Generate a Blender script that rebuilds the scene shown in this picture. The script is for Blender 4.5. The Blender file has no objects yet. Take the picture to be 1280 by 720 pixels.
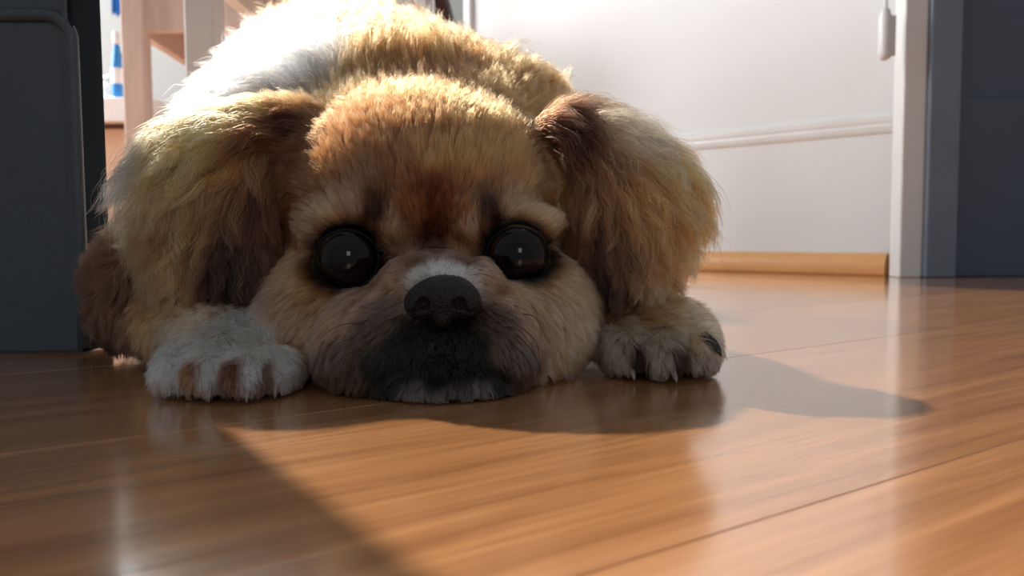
import bpy, bmesh, math, random
import numpy as np
from mathutils import Vector, Matrix, kdtree

random.seed(4); rng = np.random.default_rng(7)
S = bpy.context.scene
COL = S.collection

# ------------------------------------------------------------------ camera
FPX = 1000.0
PITCH = math.atan(65 / 1000.0); ROLL = math.radians(0.35)
fwd = np.array([0, math.cos(PITCH), -math.sin(PITCH)])
r0 = np.array([1.0, 0, 0]); u0 = np.cross(r0, fwd)
CR = math.cos(ROLL) * r0 - math.sin(ROLL) * u0
CU = np.cross(CR, fwd)
H = 0.06283
O = np.array([0, 0, H])
def ray(px, py): return (px - 640) / FPX * CR - (py - 360) / FPX * CU + fwd
def U(px, py, Y):
    d = ray(px, py); return O + d * (Y / d[1])
cam = bpy.data.cameras.new('camera'); camo = bpy.data.objects.new('camera', cam); COL.objects.link(camo)
cam.sensor_width = 36; cam.lens = 36 * FPX / 1280; cam.clip_start = 0.01
M = Matrix.Identity(4)
for i in range(3):
    M[i][0] = CR[i]; M[i][1] = CU[i]; M[i][2] = -fwd[i]; M[i][3] = O[i]
camo.matrix_world = M
cam.dof.use_dof = True; cam.dof.focus_distance = 0.335; cam.dof.aperture_fstop = 15
S.camera = camo

# ------------------------------------------------------------------ light
S.view_settings.view_transform = 'Standard'; S.view_settings.look = 'None'
S.view_settings.gamma = 1; S.view_settings.use_curve_mapping = False
S.view_settings.exposure = 0.0
w = bpy.data.worlds.new('world'); S.world = w; w.use_nodes = True
w.node_tree.nodes['Background'].inputs[0].default_value = (0.86, 0.93, 1.0, 1)
w.node_tree.nodes['Background'].inputs[1].default_value = 0.25
def light(name, kind, loc, target, energy, color, **k):
    l = bpy.data.lights.new(name, kind); o = bpy.data.objects.new(name, l); COL.objects.link(o)
    o.location = loc; l.energy = energy; l.color = color
    o.rotation_euler = (Vector(target) - Vector(loc)).to_track_quat('-Z', 'Y').to_euler()
    for a, b in k.items(): setattr(l, a, b)
    return o
SUN = Vector((-.423, .618, .665))
light('sun', 'SUN', SUN * 5, (0, 0, 0), 4.9, (1, .91, .78), angle=math.radians(1.2))
light('window_daylight', 'AREA', (-1.6, 2.68, 1.75), (-1.6, 0, 1.75), 30, (.93, .97, 1), shape='RECTANGLE', size=2.0, size_y=1.6)
light('side_wall_fill', 'AREA', (-2.45, 1.5, 1.3), (0, 1.5, 1.2), 112, (.97, .99, 1), shape='RECTANGLE', size=1.6, size_y=1.6)  # added fill from the left to brighten the white hallway wall
light('room_window_behind', 'AREA', (.35, -1.9, 0.95), (-.05, .4, .1), 3.6, (.95, .97, 1), shape='RECTANGLE', size=.5, size_y=.65)

# ------------------------------------------------------------------ materials
def mat(name, color=(.5, .5, .5), rough=.6, spec=.5, noise=0.0, scale=8, bump=0.0, bscale=60, coat=0, dark=None):
    m = bpy.data.materials.new(name); m.use_nodes = True; nt = m.node_tree; b = nt.nodes['Principled BSDF']
    b.inputs['Roughness'].default_value = rough; b.inputs['Specular IOR Level'].default_value = spec
    b.inputs['Coat Weight'].default_value = coat
    tc = nt.nodes.new('ShaderNodeTexCoord')
    if noise > 0:
        n = nt.nodes.new('ShaderNodeTexNoise'); n.inputs['Scale'].default_value = scale; n.inputs['Detail'].default_value = 5
        nt.links.new(tc.outputs['Object'], n.inputs['Vector'])
        r = nt.nodes.new('ShaderNodeValToRGB'); r.color_ramp.elements[0].position = .3; r.color_ramp.elements[1].position = .7
        d = dark or tuple(c * (1 - noise) for c in color)
        r.color_ramp.elements[0].color = (*d, 1); r.color_ramp.elements[1].color = (*color, 1)
        nt.links.new(n.outputs['Fac'], r.inputs[0]); nt.links.new(r.outputs[0], b.inputs['Base Color'])
    else: b.inputs['Base Color'].default_value = (*color, 1)
    if bump > 0:
        n2 = nt.nodes.new('ShaderNodeTexNoise'); n2.inputs['Scale'].default_value = bscale; n2.inputs['Detail'].default_value = 4
        nt.links.new(tc.outputs['Object'], n2.inputs['Vector'])
        bp = nt.nodes.new('ShaderNodeBump'); bp.inputs['Strength'].default_value = bump; bp.inputs['Distance'].default_value = .002
        nt.links.new(n2.outputs['Fac'], bp.inputs['Height']); nt.links.new(bp.outputs[0], b.inputs['Normal'])
    return m

def wood(name, light_c, dark_c, rough=.3, stretch=(1.2, 22, 22), scale=3.0, spec=.5, vary=.12, bump=.06, coat=0):
    m = bpy.data.materials.new(name); m.use_nodes = True; nt = m.node_tree; L = nt.links; b = nt.nodes['Principled BSDF']
    tc = nt.nodes.new('ShaderNodeTexCoord'); oi = nt.nodes.new('ShaderNodeObjectInfo')
    off = nt.nodes.new('ShaderNodeVectorMath'); off.operation = 'SCALE'; off.inputs[0].default_value = (37, 11, 5); L.new(oi.outputs['Random'], off.inputs['Scale'])
    ad = nt.nodes.new('ShaderNodeVectorMath'); L.new(tc.outputs['Object'], ad.inputs[0]); L.new(off.outputs[0], ad.inputs[1])
    mp = nt.nodes.new('ShaderNodeMapping'); mp.inputs['Scale'].default_value = stretch; L.new(ad.outputs[0], mp.inputs['Vector'])
    n = nt.nodes.new('ShaderNodeTexNoise'); n.inputs['Scale'].default_value = scale; n.inputs['Detail'].default_value = 7; n.inputs['Roughness'].default_value = .62; n.inputs['Distortion'].default_value = .5
    L.new(mp.outputs[0], n.inputs['Vector'])
    mp2 = nt.nodes.new('ShaderNodeMapping'); mp2.inputs['Scale'].default_value = tuple(s * 5 if i else s * 3 for i, s in enumerate(stretch)); L.new(ad.outputs[0], mp2.inputs['Vector'])
    n2 = nt.nodes.new('ShaderNodeTexNoise'); n2.inputs['Scale'].default_value = scale; n2.inputs['Detail'].default_value = 4; L.new(mp2.outputs[0], n2.inputs['Vector'])
    mx = nt.nodes.new('ShaderNodeMath'); mx.operation = 'MULTIPLY_ADD'; L.new(n2.outputs['Fac'], mx.inputs[0]); mx.inputs[1].default_value = .45
    L.new(n.outputs['Fac'], mx.inputs[2])
    r = nt.nodes.new('ShaderNodeValToRGB'); r.color_ramp.elements[0].position = .52; r.color_ramp.elements[1].position = .92
    r.color_ramp.elements[0].color = (*dark_c, 1); r.color_ramp.elements[1].color = (*light_c, 1)
    L.new(mx.outputs[0], r.inputs[0])
    hv = nt.nodes.new('ShaderNodeHueSaturation'); mr = nt.nodes.new('ShaderNodeMapRange'); L.new(oi.outputs['Random'], mr.inputs[0])
    mr.inputs['To Min'].default_value = 1 - vary; mr.inputs['To Max'].default_value = 1 + vary
    L.new(mr.outputs[0], hv.inputs['Value']); L.new(r.outputs[0], hv.inputs['Color']); L.new(hv.outputs[0], b.inputs['Base Color'])
    n3 = nt.nodes.new('ShaderNodeTexNoise'); n3.inputs['Scale'].default_value = 7; L.new(tc.outputs['Object'], n3.inputs['Vector'])
    mr2 = nt.nodes.new('ShaderNodeMapRange'); L.new(n3.outputs['Fac'], mr2.inputs[0]); mr2.inputs['To Min'].default_value = rough * .8; mr2.inputs['To Max'].default_value = rough * 1.25
    L.new(mr2.outputs[0], b.inputs['Roughness']); b.inputs['Specular IOR Level'].default_value = spec; b.inputs['Coat Weight'].default_value = coat; b.inputs['Coat Roughness'].default_value = .13; b.inputs['Coat IOR'].default_value = 1.65
    bp = nt.nodes.new('ShaderNodeBump'); bp.inputs['Strength'].default_value = bump; bp.inputs['Distance'].default_value = .0015
    L.new(mx.outputs[0], bp.inputs['Height']); L.new(bp.outputs[0], b.inputs['Normal'])
    return m

M_floor = wood('laminate_floor', (.62, .29, .118), (.37, .155, .056), rough=.2, stretch=(1.6, 26, 26), scale=3.2, bump=.14, coat=1.0)
M_sub = mat('dark_subfloor', (.03, .018, .012), .9)
M_wall = mat('white_paint', (.79, .79, .785), .55, noise=.04, scale=5, bump=.25, bscale=14)
M_trim = mat('white_gloss_paint', (.80, .80, .785), .35, noise=.05, scale=20, bump=.3, bscale=30)
M_blue = mat('blue_grey_paint', (.19, .23, .29), .42, noise=.12, scale=9, bump=.3, bscale=40)
M_blue2 = mat('dark_blue_grey_paint', (.085, .112, .16), .42, noise=.15, scale=5, bump=.3, bscale=40)
M_leaf = mat('charcoal_blue_paint', (.068, .084, .100), .5, noise=.15, scale=14, bump=.4, bscale=90)
M_strip = wood('pine_strip', (.84, .43, .17), (.76, .37, .14), rough=.4, stretch=(1.5, 30, 30), vary=.0)
M_chair = wood('pale_whitewashed_wood', (.82, .68, .61), (.66, .51, .44), rough=.5, stretch=(14, 14, 1.5), vary=0)
M_greyw = mat('grey_white_paint', (.84, .84, .85), .5, noise=.05, scale=12)
M_chairb = wood('brown_wood', (.42, .22, .14), (.30, .14, .09), rough=.5, stretch=(14, 14, 1.5), vary=0)
M_dark = wood('dark_red_wood', (.14, .06, .05), (.07, .03, .03), rough=.4, vary=0)
M_grey = mat('pale_grey_paint', (.40, .41, .40), .7, noise=.04, scale=3)
M_white = mat('white_plastic', (.85, .85, .86), .4)
M_bluep = mat('bright_blue_plastic', (.04, .28, .75), .3, noise=.1, scale=30)
M_tan = wood('light_beech', (.75, .52, .36), (.62, .40, .26), rough=.5, vary=0)

# ------------------------------------------------------------------ helpers
def link_mesh(name, me, m, parent=None, kind=None):
    o = bpy.data.objects.new(name, me); COL.objects.link(o)
    if m is not None and len(me.materials) == 0: me.materials.append(m)
    if parent is not None: o.parent = parent
    if kind: o['kind'] = kind
    return o
def obj(name, bm, m, parent=None, kind=None, smooth=False):
    me = bpy.data.meshes.new(name); bmesh.ops.recalc_face_normals(bm, faces=bm.faces)
    if smooth:
        for f in bm.faces: f.smooth = True
    bm.to_mesh(me); bm.free(); return link_mesh(name, me, m, parent, kind)
def empty(name, loc, label, cat, group=None, rz=0):
    o = bpy.data.objects.new(name, None); COL.objects.link(o); o.location = loc; o.rotation_euler = (0, 0, rz)
    o.empty_display_size = .05; o['label'] = label; o['category'] = cat
    if group: o['group'] = group
    return o
def add_box(bm, x0, x1, y0, y1, z0, z1, bevel=0.0, mtx=None, seg=2):
    t = bmesh.new(); bmesh.ops.create_cube(t, size=1)
    bmesh.ops.scale(t, vec=(x1 - x0, y1 - y0, z1 - z0), verts=t.verts)
    bmesh.ops.translate(t, vec=((x0 + x1) / 2, (y0 + y1) / 2, (z0 + z1) / 2), verts=t.verts)
    if bevel > 0: bmesh.ops.bevel(t, geom=list(t.edges), offset=bevel, segments=seg, profile=.5, affect='EDGES')
    if mtx is not None: bmesh.ops.transform(t, matrix=mtx, verts=t.verts)
    me = bpy.data.meshes.new('t'); t.to_mesh(me); t.free(); bm.from_mesh(me); bpy.data.meshes.remove(me)
def box(*a, **k):
    bm = bmesh.new(); add_box(bm, *a, **k); return bm
def lathe(bm, prof, n=24, mtx=None):
    rings = []
    for r, z in prof:
        rings.append([bm.verts.new((r * math.cos(2 * math.pi * i / n), r * math.sin(2 * math.pi * i / n), z)) for i in range(n)])
    for a, b in zip(rings[:-1], rings[1:]):
        for i in range(n): bm.faces.new((a[i], a[(i + 1) % n], b[(i + 1) % n], b[i]))
    bm.faces.new(rings[0][::-1]); bm.faces.new(rings[-1])
    if mtx is not None: bmesh.ops.transform(bm, matrix=mtx, verts=bm.verts)
def sweep(bm, pts, prof, closed_prof=True, up=(0, -1, 0)):
    """profile (a,b) swept along pts: a along side vector, b along up"""
    pts = [Vector(p) for p in pts]; rings = []
    for i, p in enumerate(pts):
        t = (pts[min(i + 1, len(pts) - 1)] - pts[max(i - 1, 0)]).normalized()
        uu = Vector(up); s = t.cross(uu).normalized()
        rings.append([bm.verts.new(p + s * a + uu * b) for a, b in prof])
    n = len(prof)
    for a, b in zip(rings[:-1], rings[1:]):
        for i in range(n): bm.faces.new((a[i], a[(i + 1) % n], b[(i + 1) % n], b[i]))
    bm.faces.new(rings[0]); bm.faces.new(rings[-1][::-1])
def frame_mtx(o, xd, yd=None, z=0):
    """local x along xd (2D), local z up"""
    x = Vector((xd[0], xd[1], 0)).normalized(); zz = Vector((0, 0, 1)); y = zz.cross(x)
    m = Matrix.Identity(4)
    for i in range(3): m[i][0] = x[i]; m[i][1] = y[i]; m[i][2] = zz[i]
    m[0][3], m[1][3], m[2][3] = o[0], o[1], z
    return m

# ------------------------------------------------------------------ floor
ANG = math.radians(34); D = Vector((math.cos(ANG), math.sin(ANG))); N = Vector((-math.sin(ANG), math.cos(ANG)))
BW, BL, OFF = .162, 1.25, .113
floor = obj('floor', box(-2.9, 1.9, -2.2, 3.0, -.06, -.009), M_sub, kind='structure')
bme = None
def clip_plank(bm):
    for co, no in (((-2.9, 0, 0), (-1, 0, 0)), ((1.9, 0, 0), (1, 0, 0)), ((0, -2.2, 0), (0, -1, 0)), ((0, 3.0, 0), (0, 1, 0))):
        g = list(bm.verts) + list(bm.edges) + list(bm.faces)
        res = bmesh.ops.bisect_plane(bm, geom=g, plane_co=co, plane_no=no, clear_outer=True)
        e = [x for x in res['geom_cut'] if isinstance(x, bmesh.types.BMEdge)]
        if e: bmesh.ops.holes_fill(bm, edges=e)
base_plank = box(0, BL - .0003, 0, BW - .0003, -.009, 0, bevel=.0002, seg=1)
me0 = bpy.data.meshes.new('floor_board'); bmesh.ops.recalc_face_normals(base_plank, faces=base_plank.faces); base_plank.to_mesh(me0); base_plank.free(); me0.materials.append(M_floor)
for k in range(-30, 30):
    shift = (k * .437) % 1 * BL
    for j in range(-5, 6):
        o2 = D * (j * BL + shift) + N * (OFF + k * BW)
        cs = [o2 + D * a + N * b for a in (0, BL) for b in (0, BW)]
        if max(c.x for c in cs) < -2.85 or min(c.x for c in cs) > 1.85 or max(c.y for c in cs) < -.8 or min(c.y for c in cs) > 2.95: continue
        inside = all(-2.9 < c.x < 1.9 and -2.2 < c.y < 3.0 for c in cs)
        mtx = frame_mtx((o2.x, o2.y), D)
        if inside:
            p = link_mesh('floor_board', me0, None, floor); p.matrix_world = mtx
        else:
            bm = bmesh.new(); bm.from_mesh(me0); bmesh.ops.transform(bm, matrix=mtx, verts=bm.verts); clip_plank(bm)
            if len(bm.verts) < 4: bm.free(); continue
            bmesh.ops.transform(bm, matrix=mtx.inverted(), verts=bm.verts)
            p = obj('floor_board', bm, M_floor, floor); p.matrix_world = mtx

# ------------------------------------------------------------------ hallway wall with rail and pine strip
W0 = Vector((.572, 1.185)); WD = Vector((-.72, .69)).normalized(); WL = .905
wm = frame_mtx(W0, WD)            # local x along wall to the far left end; local y = away?  
# local y = z cross x
ysgn = 1 if (Vector((wm[0][1], wm[1][1])).dot(Vector((0, -1)))) > 0 else -1   # +: local y faces the camera
def wbox(x0, x1, y0, y1, z0, z1, **k):
    a, b = sorted((y0 * ysgn, y1 * ysgn)); return box(x0, x1, a, b, z0, z1, mtx=wm, **k)
wall_right = obj('wall_right', wbox(0, WL, -.10, 0, 0, 2.5), M_wall, kind='structure')
# moulded chair rail, profile swept along the wall
bm = bmesh.new(); prof = [(0, 0), (.002, 0), (.004, .004), (.005, .010), (.004, .014), (.0055, .018), (.0055, .025), (.003, .030), (0, .032)]
rz = .212
ringA = [bm.verts.new(wm @ Vector((0.0, y * ysgn, rz + z))) for y, z in prof]; ringB = [bm.verts.new(wm @ Vector((WL, y * ysgn, rz + z))) for y, z in prof]
for i in range(len(prof)): j = (i + 1) % len(prof); bm.faces.new((ringA[i], ringA[j], ringB[j], ringB[i]))
bm.faces.new(ringA[::-1]); bm.faces.new(ringB)
obj('wall_moulding', bm, M_trim, wall_right)
# pine strip along the foot
bm = bmesh.new(); R_ = .0125; prof = [(0, 0)] + [(.017 * math.cos(a) ** .7 if math.cos(a) > 0 else 0, .026 * math.sin(a) ** .8 if a > 0 else 0) for a in [math.pi / 2 * i / 10 for i in range(11)]]
prof = [(0, 0), (.018, 0), (.020, .005), (.0205, .015), (.019, .023), (.014, .030), (.006, .0335), (0, .034)]
x0s = .012
ra = [bm.verts.new(wm @ Vector((x0s, y * ysgn, z))) for y, z in prof]; rb = [bm.verts.new(wm @ Vector((WL, y * ysgn, z))) for y, z in prof]
for i in range(len(prof)): j = (i + 1) % len(prof); f = bm.faces.new((ra[i], ra[j], rb[j], rb[i])); f.smooth = True
for q_ in (x0s, WL):
    bm.faces.new([bm.verts.new(wm @ Vector((q_, y * ysgn, z))) for y, z in prof])
bs = obj('baseboard_right', bm, M_strip, kind='structure')
# far-left end trim of that wall
obj('trim_1', wbox(WL, WL + .022, -.115, .012, 0, 2.5, bevel=.002), M_trim, kind='structure')

# ------------------------------------------------------------------ right door and its white frame
JX0 = U(1111, 330, 1.172)[0]; JX1 = U(1153, 330, 1.14)[0]
jamb = obj('trim_2', box(JX0, JX1, 1.14, 1.172, 0, 2.5, bevel=.0025), M_trim, kind='structure')
# hinge painted over, on the inner edge of the jamb
hx, hz0, hz1 = U(1105, 40, 1.14)[0], U(1105, 76, 1.14)[2], U(1105, 12, 1.14)[2]
bm = bmesh.new()
lathe(bm, [(.0035, hz0), (.0082, hz0 + .003), (.0088, hz0 + .008), (.0088, hz1 - .012), (.007, hz1 - .006), (.006, hz1), (.0028, hz1 + .001), (.0028, hz1 + .09), (.004, hz1 + .095)], 16, Matrix.Translation((hx, 1.137, 0)))
add_box(bm, hx, hx + .016, 1.1375, 1.141, hz0 + .006, hz1 - .008, bevel=.001)
obj('hinge', bm, M_trim, jamb, smooth=True)
CX1 = U(1197, 330, 1.13)[0]
bm = bmesh.new(); add_box(bm, JX1, CX1, 1.132, 1.24, 0, 2.5, bevel=.003)
add_box(bm, CX1 - .004, CX1 + .004, 1.140, 1.20, 0, 2.5, bevel=.002)
obj('trim_3', bm, M_blue, kind='structure')
dz = U(1240, 122, 1.15)[2]
door = obj('door_1', box(CX1 + .007, CX1 + .80, 1.156, 1.20, .0006, 2.1), M_blue2, kind='structure')
bm = bmesh.new()
xa = CX1 + .007
add_box(bm, xa, xa + .008, 1.147, 1.157, .0006, 2.1, bevel=.0015)
add_box(bm, xa + .70, xa + .793, 1.147, 1.157, .004, 2.1, bevel=.0015)
obj('stile', bm, M_blue2, door)
obj('bottom_rail', box(xa + .008, xa + .70, 1.150, 1.157, .0006, dz, bevel=.0015), M_blue2, door)
obj('wall_back', box(CX1 + .80, 1.9, 1.14, 1.24, 0, 2.5), M_wall, kind='structure')

# ------------------------------------------------------------------ left door leaf, standing open
LX = U(133, 200, .4606)[0]; LY = .430
leaf_m = frame_mtx((LX, LY), (-1, -.03))
leaf = obj('door_2', box(0, .76, -.030, 0.0, .001, 2.0, bevel=.002, mtx=leaf_m), M_leaf, kind='structure')
# y local: z cross x with x=-X gives -Y (toward the camera) -> positive local y is the near face
def LP(px, py): p = U(px, py, .428); return (-(p[0] - LX), p[2])
lx1, lz1 = LP(86, 18)
bead = [(lx1, .0, .004)]
rr = .013
pts = [(lx1, z) for z in np.linspace(.004, lz1 - rr, 8)]
pts += [(lx1 + rr - rr * math.cos(a), lz1 - rr + rr * math.sin(a)) for a in np.linspace(.15, math.pi / 2, 9)]
pts += [(x, lz1) for x in np.linspace(lx1 + rr + .02, .70, 6)]
bprof = [(.0036 * math.cos(a), .0030 * math.sin(a)) for a in np.linspace(0, 2 * math.pi, 13)[:-1]]
bm = bmesh.new(); sweep(bm, [(x, .0004, z) for x, z in pts], bprof, up=(0, 1, 0)); bmesh.ops.transform(bm, matrix=leaf_m, verts=bm.verts)
obj('moulding', bm, M_leaf, leaf, smooth=True)
M_edge = mat('dark_door_edge', (.016, .020, .026), .95, spec=.02)
obj('door_edge', box(-.0012, .0004, -.0295, .0022, .002, 2.0, mtx=leaf_m), M_edge, leaf)
# raised edge strip and upper field of the leaf
exa = .0045
obj('edge_strip', box(.001, exa, 0.0, .0025, .004, 2.0, bevel=.001, mtx=leaf_m), M_leaf, leaf)
obj('upper_panel', box(exa + .010, .70, 0, .0035, lz1 + .022, 1.9, bevel=.0015, mtx=leaf_m), M_leaf, leaf)

# ------------------------------------------------------------------ far room
WX0, WX1, WZ0, WZ1, FY = -2.6, -.55, .95, 3.2, 2.7
bm = bmesh.new()
add_box(bm, -2.9, WX0, FY, FY + .12, 0, 3.3); add_box(bm, WX1, 1.9, FY, FY + .12, 0, 3.3)
add_box(bm, WX0, WX1, FY, FY + .12, 0, WZ0); add_box(bm, WX0, WX1, FY, FY + .12, WZ1, 3.3)
obj('wall_far', bm, M_grey, kind='structure')
bm = bmesh.new()
fw = .05
for a in ((WX0, WX1, WZ0, WZ0 + fw), (WX0, WX1, WZ1 - fw, WZ1)): add_box(bm, a[0], a[1], FY + .02, FY + .08, a[2], a[3], bevel=.004)
for x in (WX0, WX1 - fw): add_box(bm, x, x + fw, FY + .02, FY + .08, WZ0 + fw, WZ1 - fw, bevel=.004)
obj('window_1', bm, M_trim, kind='structure')
bm = bmesh.new(); LWX = -2.5
add_box(bm, LWX - .12, LWX, .46, .7, 0, 3.3); add_box(bm, LWX - .12, LWX, 2.3, FY, 0, 3.3); add_box(bm, LWX - .12, LWX, .7, 2.3, 0, .5); add_box(bm, LWX - .12, LWX, .7, 2.3, 2.1, 3.3)
obj('wall_left', bm, M_grey, kind='structure')

# chairs: four legs, aprons, seat, back slats
def make_chair(px, Y, rzdeg, w, d, label, m, zap, seat_z, back=True, cat='chair'):
    a = U(px, 100, Y); R2 = Matrix.Rotation(math.radians(rzdeg), 2); c = Vector((a[0], a[1])) + R2 @ Vector((w / 2, d / 2))
    ch = empty(cat, (c.x, c.y, 0), label, cat, rz=math.radians(rzdeg))
    for sx in (-1, 1):
        for sy in (-1, 1):
            x, y = sx * w / 2, sy * d / 2
            obj('leg', box(x - .0185, x + .0185, y - .02, y + .02, 0, .90 if back and sy > 0 else seat_z, bevel=.003), m, ch)
    for sy in (-1, 1): obj('apron', box(-w / 2 + .016, w / 2 - .016, sy * d / 2 - .009, sy * d / 2 + .009, zap, seat_z, bevel=.001), m, ch)
    for sx in (-1, 1): obj('apron', box(sx * w / 2 - .009, sx * w / 2 + .009, -d / 2 + .017, d / 2 - .017, zap, seat_z, bevel=.001), m, ch)
    obj('seat', box(-w / 2 - .02, w / 2 + .02, -d / 2 - .022, d / 2 - (.017 if back else -.022), seat_z, seat_z + .02, bevel=.006), m, ch)
    for z in ((.62, .74, .84) if back else ()): obj('back_slat', box(-w / 2 + .016, w / 2 - .016, d / 2 - .008, d / 2 + .008, z, z + .04, bevel=.002), m, ch)
make_chair(172, 1.42, 4, .34, .34, 'pale pinkish wooden chair, its leg beside the dark door edge', M_chair, U(200, 40, 1.42)[2], .50)
make_chair(258, 1.0, 0, .24, .24, 'grey-white painted stool standing closest behind the dog', M_greyw, .38, .43, False, 'stool')

# dark table behind the dog
t = empty('table', (-.32, 2.05, 0), 'dark red-brown wooden table at the back of the far room', 'table')
zt = U(565, 14, 1.9)[2]
obj('tabletop', box(-.44, .16, -.16, .30, zt + .07, zt + .10, bevel=.004), M_dark, t)
for sy in (-.14, .28): obj('apron', box(-.36, .08, sy - .01, sy + .01, zt, zt + .07, bevel=.002), M_dark, t)
for x in (-.37, .11):
    for y in (-.14, .28): obj('leg', box(x - .03, x + .03, y - .02, y + .02, 0, zt + .07, bevel=.003), M_dark, t)
# low cabinet with white top, blue bottle and crumpled white bag
sz0, sz1 = U(145, 152, 1.75)[2], U(145, 121, 1.75)[2]
cabx = U(146, 130, 1.85)[0]
cb = empty('cabinet', (cabx, 1.95, 0), 'low beech cabinet with a thick white top behind the chair', 'cabinet')
obj('top', box(-.22, .12, -.2, .2, sz0, sz1, bevel=.003), M_white, cb)
obj('body', box(-.20, .10, -.17, .19, .02, sz0 - .012), M_tan, cb)
obj('recess', box(-.195, .095, -.165, .185, sz0 - .012, sz0), M_dark, cb)
obj('plinth', box(-.17, .07, -.15, .17, 0, .02), M_dark, cb)
bx, bz = U(148, 121, 1.79)[0], sz1
bt = empty('bottle', (bx, 1.79, bz), 'tall blue and white plastic bottle on the cabinet beside the chair leg', 'bottle')
bt.scale = (.62, .62, 1)
bm = bmesh.new(); lathe(bm, [(.018, 0), (.021, .003), (.021, .07), (.016, .095), (.011, .115), (.009, .12)], 24); obj('bottle_body', bm, M_bluep, bt, smooth=True)
bm = bmesh.new(); lathe(bm, [(.012, .12), (.013, .122), (.013, .145), (.010, .148)], 20); obj('cap', bm, M_white, bt, smooth=True)
bm = bmesh.new(); lathe(bm, [(.0214, .034), (.0216, .036), (.0216, .066), (.0214, .068)], 24); obj('bottle_label', bm, M_white, bt, smooth=True)
bm = bmesh.new(); bmesh.ops.create_icosphere(bm, subdivisions=4, radius=1)
for v in bm.verts:
    n = v.co.normalized(); q = 1 + .16 * math.sin(7 * n.x + 3 * n.z) * math.cos(6 * n.y + 5 * n.z) + .06 * math.sin(19 * n.x + 11 * n.y)
    v.co = Vector((n.x * .035 * q, n.y * .03 * q, max(n.z * .036 * q, -.028) + .028))
bg = obj('crumpled_bag', bm, M_white, smooth=True); bg.location = (U(134, 110, 1.86)[0], 1.86, sz1); bg['label'] = 'crumpled white bag on the cabinet top, just left of the blue bottle'; bg['category'] = 'bag'
# blue cloth hanging on the far room side
bm = bmesh.new(); X0 = U(128, 5, 2.6)[0]; X1 = U(152, 5, 2.6)[0]; zb = U(140, 12, 2.6)[2]
nx = 24
fr = [[bm.verts.new((X0 + (X1 - X0) * i / nx, FY - .03 - .012 * math.sin(i * 1.1) - dy, zb + hh + (.006 * math.sin(i * .8) if hh == 0 else 0))) for i in range(nx + 1)] for dy, hh in ((0, 0), (0, .2), (.006, .2), (.006, 0))]
for k in range(4):
    a, b = fr[k], fr[(k + 1) % 4]
    for i in range(nx): bm.faces.new((a[i], a[i + 1], b[i + 1], b[i]))
bm.faces.new([fr[k][0] for k in range(4)]); bm.faces.new([fr[k][-1] for k in range(4)])
tw = obj('hanging_towel', bm, M_bluep, smooth=True); tw['label'] = 'bright blue cloth hanging on the far wall at top left'; tw['category'] = 'towel'

#@@DOG
# ------------------------------------------------------------------ the dog: one smooth body surface from a distance field
HG = .002
G0 = np.array([-.34, .262, -.004]); G1 = np.array([.19, .99, .262])
dims = np.ceil((G1 - G0) / HG).astype(int) + 1
FLD = np.full(dims, .03, np.float32)
def sub(c, r):
    lo = np.maximum(((np.array(c) - r - G0) / HG).astype(int), 0); hi = np.minimum(((np.array(c) + r - G0) / HG).astype(int) + 2, dims)
    sl = tuple(slice(a, b) for a, b in zip(lo, hi))
    ax = [(G0[i] + HG * np.arange(lo[i], hi[i])).astype(np.float32) for i in range(3)]
    return sl, ax[0][:, None, None], ax[1][None, :, None], ax[2][None, None, :]
def rot(rx=0, ry=0, rz=0):
    return np.array((Matrix.Rotation(math.radians(rz), 3, 'Z') @ Matrix.Rotation(math.radians(ry), 3, 'Y') @ Matrix.Rotation(math.radians(rx), 3, 'X')).transposed())
def smin(a, b, k):
    h = np.clip(.5 + .5 * (b - a) / k, 0, 1); return b + (a - b) * h - k * h * (1 - h)
def d_ell(X, Y, Z, c, r, R=None):
    x, y, z = X - c[0], Y - c[1], Z - c[2]
    if R is not None: x, y, z = [R[i, 0] * x + R[i, 1] * y + R[i, 2] * z for i in range(3)]
    k0 = np.sqrt((x / r[0]) ** 2 + (y / r[1]) ** 2 + (z / r[2]) ** 2) + 1e-6
    k1 = np.sqrt((x / r[0] ** 2) ** 2 + (y / r[1] ** 2) ** 2 + (z / r[2] ** 2) ** 2) + 1e-6
    return k0 * (k0 - 1) / k1
def d_cap(X, Y, Z, a, b, ra, rb):
    a = np.array(a, float); b = np.array(b, float); ab = b - a
    t = np.clip(((X - a[0]) * ab[0] + (Y - a[1]) * ab[1] + (Z - a[2]) * ab[2]) / (ab @ ab), 0, 1)
    return np.sqrt((X - a[0] - t * ab[0]) ** 2 + (Y - a[1] - t * ab[1]) ** 2 + (Z - a[2] - t * ab[2]) ** 2) - (ra + (rb - ra) * t)
def ell(c, r, k=.012, R=None, neg=False):
    sl, X, Y, Z = sub(c, max(r) + .028); d = d_ell(X, Y, Z, c, r, R)
    FLD[sl] = -smin(-FLD[sl], d, k) if neg else smin(FLD[sl], d, k)
def cap(a, b, ra, rb, k=.012, neg=False):
    c = (np.array(a) + np.array(b)) / 2; sl, X, Y, Z = sub(c, np.linalg.norm(np.array(a) - np.array(b)) / 2 + max(ra, rb) + .028)
    d = d_cap(X, Y, Z, a, b, ra, rb)
    FLD[sl] = -smin(-FLD[sl], d, k) if neg else smin(FLD[sl], d, k)

# torso, rump, shoulders
ell((-.135, .80, .095), (.105, .13, .098), .03)
ell((-.112, .63, .112), (.112, .155, .112), .03)
ell((-.075, .52, .095), (.10, .10, .092), .03)
ell((-.055, .475, .098), (.078, .07, .068), .025)          # neck roll
ell((-.138, .50, .100), (.046, .06, .055), .03)            # left shoulder
ell((.002, .49, .088), (.045, .06, .055), .03)             # right shoulder
ell((-.215, .80, .06), (.05, .085, .06), .03); ell((-.05, .82, .06), (.05, .085, .06), .03)
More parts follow.
